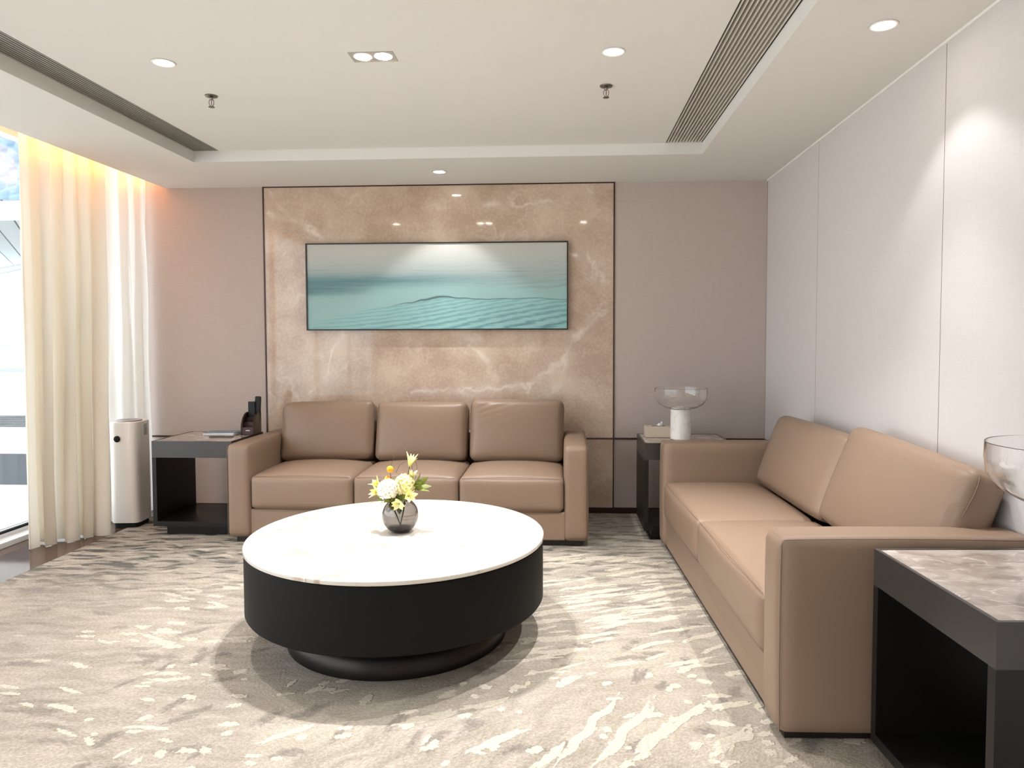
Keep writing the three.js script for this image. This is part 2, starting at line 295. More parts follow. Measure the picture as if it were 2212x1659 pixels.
function spot(parent, x, y, z, k, ang, pen, rad = 0.8, tx = 0, tz = 0) {
  const l = new THREE.SpotLight(WARM, k, 0, ang * R, pen, 2); l.name = 'spot'; l.position.set(x, y, z); l.target.position.set(x + tx, y - 1, z + tz);
  l.castShadow = true; l.shadow.radius = rad; l.shadow.mapSize.set(1024, 1024); l.shadow.bias = -0.0005; parent.add(l, l.target); return l;
}
const ringG = lathe([[0.040, 0.006], [0.040, -0.002], [0.052, -0.004], [0.056, 0.0005], [0.040, 0.0005]], 40), bulbG = lathe([[0.0001, -0.0015], [0.040, -0.0015], [0.040, 0.003], [0.0001, 0.003]], 40);
function downlight(label, x, y, z, k, o = {}) {
  const t = thing('downlight', label, 'light', [x, y, z], 0, o.group);
  part('rim', ringG, mWhitePaint, t); part('lamp_face', bulbG, mGlow, t, 'glowing lamp face');
  spot(t, 0, -0.012, 0, k * (o.spill ?? 0.34), 47, 0.22); spot(t, 0, -0.012, 0, k * (o.beam ?? 1.25), 40, 1, 0.8, o.tx, o.tz); return t;
}
const ROWZ = -3.33;
downlight('round downlight in the raised ceiling beside the sprinkler near the curtain', -1.89, T, ROWZ, LAMP * 0.6);
downlight('round downlight in the raised ceiling beside the sprinkler near the right vent', 0.232, T, ROWZ, LAMP * 1.25);
downlight('round downlight in the ceiling border shining on the picture', -0.91, S, -5.27, LAMP * 0.75, { spill: 0.28, beam: 1.5, tz: 0.22 });
downlight('round downlight in the ceiling border shining on the right wall', 1.27, S, -2.945, LAMP * 0.75, { spill: 0.15, beam: 1.6, tx: -0.24 });
// double fitting over the coffee table
{
  const t = thing('double_downlight', 'square trimless double downlight over the round coffee table', 'light', [-0.88, T, ROWZ + 0.01]);
  part('frame', mergeGeometries([bx(-0.105, 0.105, -0.002, 0.002, -0.058, -0.050), bx(-0.105, 0.105, -0.002, 0.002, 0.050, 0.058), bx(-0.105, -0.098, -0.002, 0.002, -0.05, 0.05), bx(0.098, 0.105, -0.002, 0.002, -0.05, 0.05), bx(-0.098, 0.098, -0.0006, 0.001, -0.05, 0.05)]), std({ color: 0xb4aea6, roughness: 0.4 }), t, 'grey recessed frame');
  for (const dx of [-0.048, 0.048]) { const b = part('lamp_face', bulbG, mGlow, t, 'glowing lamp face'); b.position.x = dx; spot(t, dx, -0.012, 0, LAMP * 0.42, 47, 0.22); spot(t, dx, -0.012, 0, LAMP * 1.05, 40, 1); }
}
// the lamps behind the camera that the marble mirrors
for (const [x, z] of [[-1.89, -0.2], [-0.88, -0.2], [0.2, -0.2], [-1.89, 3.1], [-0.88, 3.1], [0.45, 3.1]]) downlight('round downlight in the raised ceiling over the far end of the room', x, T, z, LAMP * 2.0, { group: 'downlights behind the seating' });

function sprinkler(label, x, z) {
  const t = thing('fire_sprinkler', label, 'sprinkler', [x, T, z]);
  part('escutcheon', lathe([[0.0001, -0.010], [0.010, -0.010], [0.030, -0.006], [0.034, 0], [0.0001, 0]], 32), mChrome, t);
  part('body', lathe([[0.0001, -0.022], [0.007, -0.022], [0.009, -0.014], [0.009, -0.008], [0.0001, -0.008]], 20), mChrome, t);
  for (const s of [-1, 1]) part('frame_arm', tube([V(s * 0.006, -0.018, 0), V(s * 0.013, -0.030, 0), V(s * 0.012, -0.045, 0), V(s * 0.003, -0.058, 0)], 0.0022, 16), mChrome, t);
  part('bulb', lathe([[0.0001, -0.052], [0.002, -0.05], [0.002, -0.026], [0.0001, -0.022]], 12), std({ color: 0x7a1512, roughness: 0.15 }), t);
  const g = [lathe([[0.0001, -0.062], [0.016, -0.061], [0.016, -0.0585], [0.0001, -0.057]], 24)];
  part('deflector', mergeGeometries(g), mChrome, t);
}
sprinkler('metal fire sprinkler in the ceiling near the curtain side vent', -1.89, -3.79);
sprinkler('metal fire sprinkler in the ceiling near the right vent', 0.226, -3.77);

// warm orange light strip hidden in the curtain pocket
{
  const t = thing('led_strip', 'orange light strip hidden behind the ceiling edge above the curtain', 'light strip', [XL - 0.02, 2.725, 0]);
  part('strip', bx(-0.012, 0.006, -0.006, 0.006, ZB + 0.1, -1.0), std({ color: 0xffb060, emissive: new THREE.Color().setRGB(1, 0.42, 0.10), emissiveIntensity: 6 }), t, 'glowing orange strip');
  const a = new THREE.RectAreaLight(new THREE.Color().setRGB(1, 0.29, 0.04), 110, 4.6, 0.016); a.name = 'strip_glow'; a.position.set(-0.018, -0.004, (ZB + 0.1 - 1.0) / 2);
  a.lookAt(V(XL - 0.02 - 0.6, 2.725 - 0.75, (ZB + 0.1 - 1.0) / 2)); t.add(a);
}

// ---------------------------------------------------------------- sofas
function piping(pts, parent, r = 0.0028) { return part('piping', tube(pts, r, pts.length * 10, 6), mLeatherSeam, parent); }
// local axes: x along the sofa, z towards the sitter, y up; origin at the middle of the front on the floor
function sofa(label, pos, turn, o) {
  const t = thing('leather_sofa', label, 'sofa', pos, turn);
  const { L, D, armW, armH, seats } = o, h = L / 2;
  part('base', bx(-h + armW - 0.01, h - armW + 0.01, 0.04, 0.235, -D + 0.03, -0.018, 0.012), mLeather, t, 'leather base panel');
  part('back_frame', bx(-h + armW - 0.01, h - armW + 0.01, 0.235, 0.68, -D, -D + (o.backT ?? 0.10), 0.02), mLeather, t);
  for (const s of [-1, 1]) {
    const g = cushion(armW, armH - 0.038, D, 0.030, [0.004, 0.006, 0.006], [8, 18, 26]); g.translate(s * (h - armW / 2), 0.038 + (armH - 0.038) / 2, -D / 2);
    const a = part('arm', g, mLeather, t);
    const xo = s * (h - 0.005), yT = armH - 0.006;
    piping([V(xo, 0.045, -0.006), V(xo, 0.3, -0.003), V(xo, armH - 0.04, -0.006), V(xo, yT, -0.03), V(xo, yT + 0.004, -D / 2), V(xo, yT, -D + 0.03)], a, 0.0016);
  }
  const xs = o.bounds;
  for (let i = 0; i < seats; i++) {
    const x0 = xs[i] + 0.003, x1 = xs[i + 1] - 0.003, w = x1 - x0;
    const g = cushion(w, 0.225, D - 0.26, 0.028, [0.001, 0.042, 0.010], [26, 10, 26]); g.translate((x0 + x1) / 2, 0.240 + 0.1125, -(D - 0.26) / 2 + 0.004);
    const c = part('seat_cushion', g, mLeather, t);
    const y = 0.240 + 0.226, z = 0.0;
    piping([V(x0 + 0.02, y - 0.004, z - 0.006), V((x0 + x1) / 2, y + 0.006, z + 0.004), V(x1 - 0.02, y - 0.004, z - 0.006)], c, 0.0016);
  }
  o.backs.forEach((b) => {
    const th = b.t ?? 0.19, g = cushion(b.w, b.h, th, 0.045, [0.006, 0.008, 0.040], [30, 26, 8], b.fn);
    const m = part('back_cushion', g, mLeather, t);
    m.position.set(b.x, 0.475 + b.h / 2 * Math.cos(b.tilt * R) + (b.dy ?? 0), b.z ?? -D + 0.27); m.rotation.set(-b.tilt * R, (b.yaw ?? 0) * R, (b.roll ?? 0) * R, 'YZX');
    const w = b.w / 2 - 0.012, hh = b.h / 2 - 0.012, zf = th / 2 - 0.037;
    piping([V(-w, -hh, zf), V(-w - 0.006, 0, zf + 0.004), V(-w, hh, zf), V(0, hh + 0.010, zf + 0.004), V(w, hh, zf), V(w + 0.006, 0, zf + 0.004), V(w, -hh, zf)], m, 0.0022);
  });
  part('plinth', bx(-h + 0.05, h - 0.05, 0.002, 0.045, -D + 0.05, -0.04), mFoot, t, 'dark recessed plinth');
}
const crease = (q, u) => { // slack leather towards the upper corner
  const k = sm(-0.1, 1, u[1]) * sm(0.5, -0.9, u[0]) * (u[2] > 0 ? 1 : 0);
  q[2] += k * 0.011 * (Math.pow(Math.abs(Math.sin((u[0] * 1.5 - u[1] * 2.6) * 5 + 0.6 * Math.sin(u[1] * 6))), 0.6) - 0.6) * (1 - Math.pow(Math.abs(u[1]), 6));
};
sofa('brown leather sofa with three seats below the picture', [-1.0675, 0, -4.727], 0, {
  L: 2.485, D: 0.935, armW: 0.165, armH: 0.682, seats: 3, bounds: [-1.078, -0.36, 0.365, 1.078],
  backs: [{ x: -0.735, w: 0.70, h: 0.45, tilt: 17, roll: 1.6, yaw: 1.5 }, { x: -0.005, w: 0.69, h: 0.445, tilt: 17, roll: 0.2 }, { x: 0.722, w: 0.70, h: 0.465, tilt: 16, roll: -0.6, fn: crease }],
});
sofa('brown leather sofa with two long seats along the right wall', [0.697, 0, -3.622], -90 * R + 2.0 * R, {
  L: 2.39, D: 0.875, armW: 0.175, armH: 0.722, seats: 2, backT: 0.05, bounds: [-1.02, -0.055, 1.02].map((v) => v),
  backs: [{ x: -0.425, w: 1.0, h: 0.455, t: 0.16, tilt: 20, z: -0.705 }, { x: 0.565, w: 0.975, h: 0.49, t: 0.16, tilt: 20, roll: -2.5, z: -0.71 }],
});

// ---------------------------------------------------------------- coffee table
{
  const t = thing('coffee_table', 'round black drum coffee table with a white marble top', 'coffee table', [-0.785, 0, -3.325]);
  const tg = lathe([[0.0001, 0.480], [0.688, 0.480], [0.693, 0.4785], [0.696, 0.475], [0.696, 0.462], [0.690, 0.458], [0.0001, 0.458]], 128);
  const p = tg.attributes.position, uv = tg.attributes.uv; for (let i = 0; i < p.count; i++) uv.setXY(i, p.getX(i) / 1.4 + 0.5, -p.getZ(i) / 1.4 + 0.5);
  part('table_top', tg, mWhiteMarble, t, 'white marble disc with faint pink veins');
  part('drum', lathe([[0.0001, 0.457], [0.686, 0.457], [0.692, 0.452], [0.692, 0.186], [0.688, 0.180], [0.0001, 0.180]], 128), phy({ color: 0x0d0c0c, roughness: 0.6, specularIntensity: 0.35, bumpMap: leatherBump, bumpScale: 0.0002 }), t, 'matt black drum');
  part('base', lathe([[0.0001, 0.18], [0.515, 0.18], [0.515, 0.004], [0.510, 0.001], [0.0001, 0.001]], 128), std({ color: 0x2a2623, roughness: 0.34, metalness: 0.75 }), t, 'dark bronze recessed base');
}

// ---------------------------------------------------------------- side tables
const mDarkMetal = phy({ color: 0x14110f, roughness: 0.4, metalness: 0.3 }), mTopMetal = phy({ color: 0x423f3d, roughness: 0.3, metalness: 0.35 }), mEdge = std({ color: 0x8a8580, roughness: 0.3, metalness: 0.8 });
function sideTable(label, x0, x1, z0, z1, turned, h = 0.685, turn = 0) {
  const cx = (x0 + x1) / 2, cz = (z0 + z1) / 2, w = (x1 - x0) / 2, d = (z1 - z0) / 2;
  const t = thing('side_table', label, 'side table', [cx, 0, cz], turn);
  part('top_frame', mergeGeometries([bx(-w, w, h - 0.118, h - 0.014, -d, d), bx(-w, w, h - 0.014, h, -d, -d + 0.012), bx(-w, w, h - 0.014, h, d - 0.012, d), bx(-w, -w + 0.012, h - 0.014, h, -d + 0.012, d - 0.012), bx(w - 0.012, w, h - 0.014, h, -d + 0.012, d - 0.012)]), mTopMetal, t, 'dark grey metal top frame');
  const g = bx(-w + 0.0125, w - 0.0125, h - 0.014, h - 0.0015, -d + 0.0125, d - 0.0125); uvm(g, 1.6, 0.3 + x0, 0.2 + z0);
  part('marble_top', g, mGreyMarble, t, 'grey brown marble inset top');
  for (const s of [-1, 1]) part('side_panel', turned ? bx(-w, w, 0.075, h - 0.118, s > 0 ? d - 0.03 : -d, s > 0 ? d : -d + 0.03) : bx(s > 0 ? w - 0.03 : -w, s > 0 ? w : -w + 0.03, 0.075, h - 0.118, -d, d), mDarkMetal, t, 'dark metal side panel');
  part('lower_shelf', turned ? bx(-w, w, 0.075, 0.11, -d + 0.03, d - 0.03) : bx(-w + 0.03, w - 0.03, 0.075, 0.11, -d, d), mDarkMetal, t);
  part('plinth', bx(-w + 0.06, w - 0.06, 0.002, 0.075, -d + 0.07, d - 0.07), mDarkMetal, t, 'recessed plinth');
}
sideTable('dark side table holding the desk organiser beside the air purifier', -2.915, -2.335, -5.40, -4.862, false);
sideTable('dark side table holding the tissue box in the corner', 0.562, 1.165, -5.40, -4.90, false);
sideTable('dark side table with grey marble top at the end of the two seat sofa', 1.032, 1.560, -2.365, -1.760, true, 0.715, 3.0 * R);

// glass lamps
const mBowl = phy({ color: 0xffffff, transmission: 1, roughness: 0.02, thickness: 0.003, ior: 1.45 });
const mLampMarble = phy({ map: tex(256, 256, (u, v, o) => { const f = Math.abs(fbm(n2b, u * 3, v * 5, 4)); lerp3(hex(0xf0ede8), hex(0xcdc4bb), clamp(1 - f * 8) * 0.35 + 0.2 * clamp(fbm(n2a, u * 5, v * 5, 3)), o); }), roughness: 0.3 });
function lamp(label, x, y, z, k = 1) {
  const t = thing('table_lamp', label, 'lamp', [x, y, z]); t.scale.setScalar(k);
  part('base', lathe([[0.0001, 0], [0.070, 0], [0.072, 0.003], [0.072, 0.212], [0.069, 0.215], [0.0001, 0.215]], 48), mLampMarble, t, 'white marble cylinder base');
  part('glass_bowl', lathe([[0.0001, 0.217], [0.060, 0.217], [0.115, 0.226], [0.158, 0.250], [0.182, 0.285], [0.1865, 0.325], [0.186, 0.365], [0.1845, 0.366], [0.183, 0.364], [0.1835, 0.325], [0.179, 0.286], [0.156, 0.2525], [0.114, 0.229], [0.06, 0.220], [0.0001, 0.220]], 72), mBowl, t, 'clear glass bowl shade');
  part('light_disc', lathe([[0.0001, 0.2205], [0.030, 0.2205], [0.030, 0.226], [0.027, 0.228], [0.0001, 0.228]], 32), std({ color: 0xe9e4dc, roughness: 0.5 }), t, 'small pale light disc');
}
lamp('glass bowl lamp on white marble base beside the tissue box', 0.845, 0.685, -5.12);
lamp('glass bowl lamp on the side table at the sofa end', 1.365, 0.715, -1.965, 1.09);

// tissue box
{
  const t = thing('tissue_box', 'beige tissue box on the corner side table', 'tissue box', [0.705, 0.685, -5.24]);
  const c = std({ color: 0xc9bba8, roughness: 0.6 });
  part('box', bx(-0.10, 0.10, 0.0, 0.078, -0.055, 0.055, 0.003), c, t);
  part('slot', bx(-0.05, 0.05, 0.078, 0.0788, -0.012, 0.012), mBlack, t, 'dark slot');
  const g = new THREE.PlaneGeometry(0.05, 0.03, 10, 6), p = g.attributes.position;
  for (let i = 0; i < p.count; i++) { const u = p.getX(i) / 0.05, v = p.getY(i) / 0.03 + 0.5; p.setXYZ(i, p.getX(i) * (1 - 0.5 * v) + 0.012 * v, v * 0.028 * (0.6 + 0.6 * (u + 0.5)), 0.006 * Math.sin(u * 9 + v * 3)); }
  g.computeVertexNormals(); g.translate(0, 0.078, 0); part('tissue', g, std({ color: 0xffffff, roughness: 0.95 }), t, 'white tissue pulled up');
}

// desk organiser, remotes, magazines
{
  const ox = -2.385, oz = -5.30, y = 0.685, w = 0.098, d = 0.20;
  const wood = std({ color: 0x2a1713, roughness: 0.32 }), wood2 = std({ color: 0x4b3534, roughness: 0.35 });
  const t = thing('desk_organiser', 'dark wooden stepped desk organiser on the side table', 'organiser', [ox, y, oz], 0.16);
  const sh = new THREE.Shape(); sh.moveTo(-0.10, 0); sh.lineTo(-0.10, 0.065); sh.bezierCurveTo(-0.085, 0.105, -0.05, 0.135, 0.0, 0.152); sh.lineTo(0.03, 0.158); sh.lineTo(0.10, 0.158); sh.lineTo(0.10, 0); sh.closePath();
  for (const s of [-1, 1]) { const g = new THREE.ExtrudeGeometry(sh, { depth: 0.010, bevelEnabled: true, bevelSize: 0.001, bevelThickness: 0.001, bevelSegments: 1 }); g.rotateY(Math.PI / 2); g.translate(s > 0 ? w / 2 - 0.01 : -w / 2, 0, 0); part('side_board', g, wood, t); }
  // after the turn shape x runs to -z: front of the organiser is at +z
  const hw = w / 2 - 0.010;
  part('front_board', bx(-hw, hw, 0.004, 0.058, 0.088, 0.098), wood2, t, 'front board with a small white print');
  part('divider', bx(-hw, hw, 0.004, 0.090, 0.030, 0.036), wood2, t); part('divider', bx(-hw, hw, 0.004, 0.12, -0.040, -0.034), wood2, t);
  part('back_board', bx(-hw, hw, 0.004, 0.155, -0.098, -0.090), wood, t); part('bottom', bx(-hw, hw, 0.0, 0.006, -0.098, 0.098), wood, t);
  part('print', bx(-0.014, 0.016, 0.030, 0.036, 0.0982, 0.0986, 0), std({ color: 0xe8e4e0, roughness: 0.5 }), t, 'small white print');
  const mRem = std({ color: 0x0c0d0d, roughness: 0.45 });
  const r1 = thing('remote_control', 'shorter black remote control with a square end standing in the organiser', 'remote control', [ox - 0.016, y + 0.008, oz - 0.052], 0.16);
  part('case', bx(-0.025, 0.025, 0.0, 0.232, -0.009, 0.009, 0.003), mRem, r1); for (let i = 0; i < 4; i++) part('button', bx(-0.012, 0.012, 0.15 + i * 0.018, 0.158 + i * 0.018, 0.0088, 0.0102), std({ color: 0x1d1f1f, roughness: 0.6 }), r1);
  const r2 = thing('remote_control', 'taller black remote control with a rounded end leaning in the organiser', 'remote control', [ox + 0.012, y + 0.009, oz - 0.076], 0.16);
  const rg = part('case', bx(-0.023, 0.023, 0.0, 0.270, -0.009, 0.009, 0.0085), mRem, r2); for (let i = 0; i < 4; i++) part('button', bx(-0.010, 0.010, 0.17 + i * 0.02, 0.178 + i * 0.02, 0.0078, 0.0092), std({ color: 0x1b1c1c, roughness: 0.6 }), r2);
  r2.rotation.z = -0.05;
  const mg = [0x9fb8c6, 0xe7e2e0, 0x6f86a8];
  for (let i = 0; i < 3; i++) {
    const m = thing('magazine', ['magazine with a pale blue cover on top of the pile', 'magazine with white cover in the middle of the pile', 'magazine with a dark spine at the bottom of the pile'][i], 'magazine', [-2.585 + 0.006 * i, y + 0.0135 - i * 0.0062, -5.24 + 0.004 * i], [0.10, 0.02, -0.02][i], 'magazines on the side table');
    part('cover', bx(-0.115, 0.115, 0.0, 0.0055, -0.078, 0.078, 0.001), std({ color: mg[i], roughness: 0.3, map: i === 0 ? tex(128, 128, (u, v, o) => lerp3(hex(0xcfe0e6), hex(0x5d7fa3), clamp(0.5 + fbm(n2a, u * 3, v * 5, 3)), o), true, 4, 4) : null }), m);
    part('pages', bx(-0.1135, 0.1160, 0.001, 0.0045, -0.0765, 0.079), std({ color: 0xf3f1ec, roughness: 0.9 }), m, 'white page edges');
  }
  const n = thing('notepad', 'flat dark notepad in front of the magazines', 'notepad', [-2.515, y, -5.085], 0.03); part('cover', bx(-0.085, 0.085, 0.0, 0.005, -0.02, 0.02, 0.001), std({ color: 0x5a4d48, roughness: 0.5 }), n);
}

// ---------------------------------------------------------------- air purifier
{
  const t = thing('air_purifier', 'tall silver white air purifier with a round black display', 'air purifier', [-3.275, -0.004, -5.185], 0.10);
  const w = 0.205, d = 0.225, h = 0.795, r = 0.055;
  const rr = (a, b, q, s = 8) => { const sh = new THREE.Shape(); sh.moveTo(-a + q, -b); sh.lineTo(a - q, -b); sh.quadraticCurveTo(a, -b, a, -b + q); sh.lineTo(a, b - q); sh.quadraticCurveTo(a, b, a - q, b); sh.lineTo(-a + q, b); sh.quadraticCurveTo(-a, b, -a, b - q); sh.lineTo(-a, -b + q); sh.quadraticCurveTo(-a, -b, -a + q, -b); return sh; };
  const body = new THREE.ExtrudeGeometry(rr(w / 2, d / 2, r), { depth: h - 0.05, bevelEnabled: true, bevelSize: 0.004, bevelThickness: 0.005, bevelSegments: 3, curveSegments: 12 }); body.rotateX(-Math.PI / 2); body.translate(0, 0.045, 0);
  const silver = std({ color: 0xece7e2, roughness: 0.4, metalness: 0.15 });
  part('body', body, silver, t);
  const foot = new THREE.ExtrudeGeometry(rr(w / 2 - 0.012, d / 2 - 0.012, r * 0.8), { depth: 0.04, bevelEnabled: false }); foot.rotateX(-Math.PI / 2); part('foot', foot, mBlack, t, 'dark recessed foot');
  part('top_grille', lathe([[0.040, h], [0.084, h + 0.001], [0.088, h + 0.006], [0.080, h + 0.011], [0.06, h + 0.006], [0.04, h + 0.003]], 48), std({ color: 0xb7aeb0, roughness: 0.35, metalness: 0.4 }), t, 'round outlet ring on top');
  part('top_mesh', lathe([[0.0001, h + 0.003], [0.06, h + 0.003], [0.06, h + 0.0005], [0.0001, h + 0.0005]], 32), mSlatGrey, t, 'outlet mesh');
  const disp = lathe([[0.0001, 0.004], [0.022, 0.004], [0.0235, 0.0025], [0.0235, 0], [0.0001, 0]], 40); disp.rotateX(Math.PI / 2); disp.translate(-0.036, 0.672, d / 2 + 0.0045);
  part('display', disp, phy({ color: 0x0b0d0d, roughness: 0.15 }), t, 'round black display');
  const cv = document.createElement('canvas'); cv.width = 96; cv.height = 160; const c = cv.getContext('2d'); c.fillStyle = '#c9c8c4'; c.fillRect(0, 0, 96, 160); c.strokeStyle = '#5c5c5c'; c.lineWidth = 4; c.strokeRect(4, 4, 88, 152); c.fillStyle = '#565656'; for (let i = 0; i < 7; i++) c.fillRect(12, 16 + i * 20, 40 + (i * 37) % 34, 7); c.strokeRect(50, 70, 36, 44);
  const ct = new THREE.CanvasTexture(cv); ct.colorSpace = THREE.SRGBColorSpace;
  const sg = new THREE.PlaneGeometry(0.055, 0.085); sg.rotateY(Math.PI / 2); sg.translate(w / 2 + 0.0048, 0.728, -0.022); part('sticker', sg, std({ map: ct, roughness: 0.5 }), t, 'small grey rating sticker');
}

// ---------------------------------------------------------------- curtains
function drape(label, top, bot, y0, y1, folds, amp, ph, m = mCurtain, nu = 220) {
  const nv = 60, pos = [], idx = [], uv = [];
  const path = (P, u) => { const f = u * (P.length - 1), i = Math.min(P.length - 2, Math.floor(f)), k = f - i; return [mix(P[i][0], P[i + 1][0], k), mix(P[i][1], P[i + 1][1], k)]; };
  for (let j = 0; j <= nv; j++) for (let i = 0; i <= nu; i++) {
    const u = i / nu, v = j / nv, a = path(top, u), b = path(bot, u), e = sm(0, 1, v);
    const x = mix(a[0], b[0], e), z = mix(a[1], b[1], e);
    const wu = u + 0.035 * Math.sin(u * 7 + ph) + 0.022 * n2a(u * 2.6 + ph, v * 1.1);
    const A = amp * (0.75 + 0.35 * n2b(u * 3 + ph, 0.3)) * mix(0.75, 1.15, v);
    const s = Math.sin(wu * folds * 2 * Math.PI + ph), s2 = Math.sin(wu * folds * 4.2 * Math.PI + 1 + ph);
    const off = A * (s + 0.25 * s2) + 0.012 * n2c(u * 9, v * 2 + ph);
    const dx = -Math.sin(2 * (wu * folds * 2 * Math.PI + ph)) * A * 0.42;
    const tx = bot[bot.length - 1][0] - bot[0][0], tz = bot[bot.length - 1][1] - bot[0][1], tl = Math.hypot(tx, tz), ex = mix(0, tx / tl, v), ez = -Math.sqrt(1 - ex * ex);
    pos.push(x + off * -ez + dx * ex, mix(y1, y0, v) - (v > 0.999 ? 0.004 * s : 0), z + off * ex + dx * ez); uv.push(u * tl * 2, (1 - v) * 2.7);
    if (i < nu && j < nv) { const q = j * (nu + 1) + i; idx.push(q, q + nu + 1, q + 1, q + 1, q + nu + 1, q + nu + 2); }
  }
  const g = new THREE.BufferGeometry(); g.setAttribute('position', new THREE.Float32BufferAttribute(pos, 3)); g.setAttribute('uv', new THREE.Float32BufferAttribute(uv, 2)); g.setIndex(idx); g.computeVertexNormals();
  const o = new THREE.Mesh(g, m); o.name = numbered('curtain'); o.userData = { label, category: 'curtain', group: 'sheer curtains' }; scene.add(o); return o;
}
drape('cream sheer curtain gathered in deep folds in front of the air purifier', [[-3.42, -4.33], [-3.42, -5.10]], [[-3.60, -4.56], [-3.47, -4.74], [-3.35, -4.93]], 0.002, 2.93, 4.2, 0.070, 0.4);
drape('pale sheer curtain hanging behind the air purifier against the back wall', [[-3.46, -5.10], [-3.385, -5.655]], [[-3.46, -5.12], [-3.40, -5.66]], 0.002, 2.93, 3.2, 0.038, 2.1, mSheer);
{
  const t = thing('curtain_track', 'slim white curtain track in the pocket above the curtains', 'curtain track', [-3.43, 2.93, -3.0]);
  part('rail', bx(-0.012, 0.012, 0, 0.02, -2.68, 4.0), mWhitePaint, t);
}

// ---------------------------------------------------------------- picture
{
  const x0 = -2.069, x1 = 0.044, y0 = 1.476, y1 = 2.176, zc = ZB + 0.008, PW = x1 - x0, PH = y1 - y0;
  const t = thing('framed_picture', 'wide framed picture of pale teal sand dunes on the marble', 'picture', [(x0 + x1) / 2, y0, zc]);
  const K = { sky: hex(0xbfc0ba), sky2: hex(0x9fb3b4), cloud: hex(0x5a8389), mid: hex(0x98bfbd), sand: hex(0x93bfbe), line: hex(0x4b7b84), ridge: hex(0x4c5d60) };
  const crest = (u) => { const pts = [[0, 0.13], [0.15, 0.19], [0.3, 0.265], [0.40, 0.315], [0.45, 0.35], [0.52, 0.385], [0.60, 0.365], [0.68, 0.352], [0.78, 0.355], [0.88, 0.362], [1, 0.345]]; for (let i = 0; i < pts.length - 1; i++) if (u <= pts[i + 1][0]) return mix(pts[i][1], pts[i + 1][1], sm(0, 1, (u - pts[i][0]) / (pts[i + 1][0] - pts[i][0]))); return 0.345; };
  const map = tex(1400, 464, (u, v, o) => {
    const wv = v + 0.012 * fbm(n2a, u * 5, v * 9, 3);
    lerp3(K.sky2, K.sky, sm(0.5, 0.95, wv), o);
    lerp3(o, K.mid, sm(0.62, 0.45, wv) * 0.9, o);
    const band = Math.exp(-Math.pow((wv - (0.55 + 0.05 * u)) / (0.085 - 0.045 * u), 2)) * sm(0.98, 0.05, u) + 0.9 * Math.exp(-Math.pow((wv - 0.445 - 0.06 * u) / 0.05, 2)) * sm(0.35, 0.0, u);
    lerp3(o, K.cloud, clamp(band * 0.9 + 0.25 * band * fbm(n2b, u * 4, v * 30, 3)), o);
    const c2 = clamp(fbm(n2c, u * 3 + 2, v * 26, 4) * 1.3 - 0.25) * sm(0.42, 0.56, v) * sm(0.92, 0.62, v) * 0.5; lerp3(o, K.cloud, c2, o);
    const rr = Math.exp(-Math.pow((wv - 0.50 - 0.05 * (u - 0.7)) / 0.05, 2)) * sm(0.6, 0.9, u) * clamp(0.5 + 0.9 * Math.sin((v * 90 - u * 26) + 2 * n2a(u * 6, v * 6))) * 0.45; lerp3(o, hex(0x8c9593), rr, o);
    const c = crest(u) + 0.004 * n2b(u * 14, 1), s = c - v;
    if (s > -0.02) {
      const k = sm(-0.004, 0.004, s) * sm(0.0, 0.35, u * 1.1 + s * 2);
      const ph = (v * 1.0 - u * 0.36 + 0.04 * Math.sin(u * 5)) * (150 - 55 * s / 0.4) + 1.6 * fbm(n2a, u * 9, v * 20, 3);
      const ln = Math.pow(0.5 + 0.5 * Math.sin(ph), 1.6) * mix(0.30, 0.72, clamp(s * 3)) * mix(0.5, 1, u);
      const q = [0, 0, 0]; lerp3(K.sand, K.line, clamp(ln + 0.10 * fbm(n2c, u * 20, v * 40, 2)), q);
      lerp3(o, q, k, o);
      lerp3(o, K.ridge, Math.exp(-Math.pow((s - 0.006) / (0.005 + 0.008 * Math.exp(-Math.pow((u - 0.49) / 0.07, 2))), 2)) * sm(0.25, 0.45, u) * mix(0.9, 0.45, sm(0.55, 1, u)), o);
    }
  });
  map.wrapS = map.wrapT = THREE.ClampToEdgeWrapping;
  const cvs = new THREE.PlaneGeometry(PW - 0.016, PH - 0.016); cvs.translate(0, PH / 2, 0.034); part('canvas', cvs, std({ map, roughness: 0.55 }), t, 'teal dune print');
  const f = std({ color: 0x17110e, roughness: 0.4 });
  for (const b of [bx(-PW / 2, PW / 2, 0, 0.010, 0, 0.042), bx(-PW / 2, PW / 2, PH - 0.010, PH, 0, 0.042), bx(-PW / 2, -PW / 2 + 0.010, 0.01, PH - 0.01, 0, 0.042), bx(PW / 2 - 0.010, PW / 2, 0.01, PH - 0.01, 0, 0.042)]) part('frame_bar', b, f, t, 'thin black frame bar');
  part('backing', bx(-PW / 2 + 0.01, PW / 2 - 0.01, 0.01, PH - 0.01, 0.0, 0.03), mBlack, t);
}

// ---------------------------------------------------------------- vase and flowers
const VX = -0.777, VY = 0.480, VZ = -3.335;
{
  const t = thing('glass_vase', 'round smoked glass vase on the white marble table', 'vase', [VX, VY, VZ]);
  const o = [], r = 0.0865; for (let i = 0; i <= 26; i++) { const a = mix(-64, 57, i / 26) * R; o.push([r * Math.cos(a), 0.079 + r * Math.sin(a)]); }
  const inn = []; for (let i = 0; i <= 26; i++) { const a = mix(57, -50, i / 26) * R; inn.push([0.0825 * Math.cos(a), 0.0805 + 0.0825 * Math.sin(a)]); }
  part('glass_wall', lathe([[0.0001, 0.0], [0.036, 0.0], ...o, ...inn, [0.03, 0.0165], [0.0001, 0.0155]], 72), phy({ color: 0xffffff, transmission: 1, roughness: 0.0, thickness: 0.004, ior: 1.5, attenuationColor: new THREE.Color(0x55504c), attenuationDistance: 0.013 }), t, 'smoked grey glass');
}
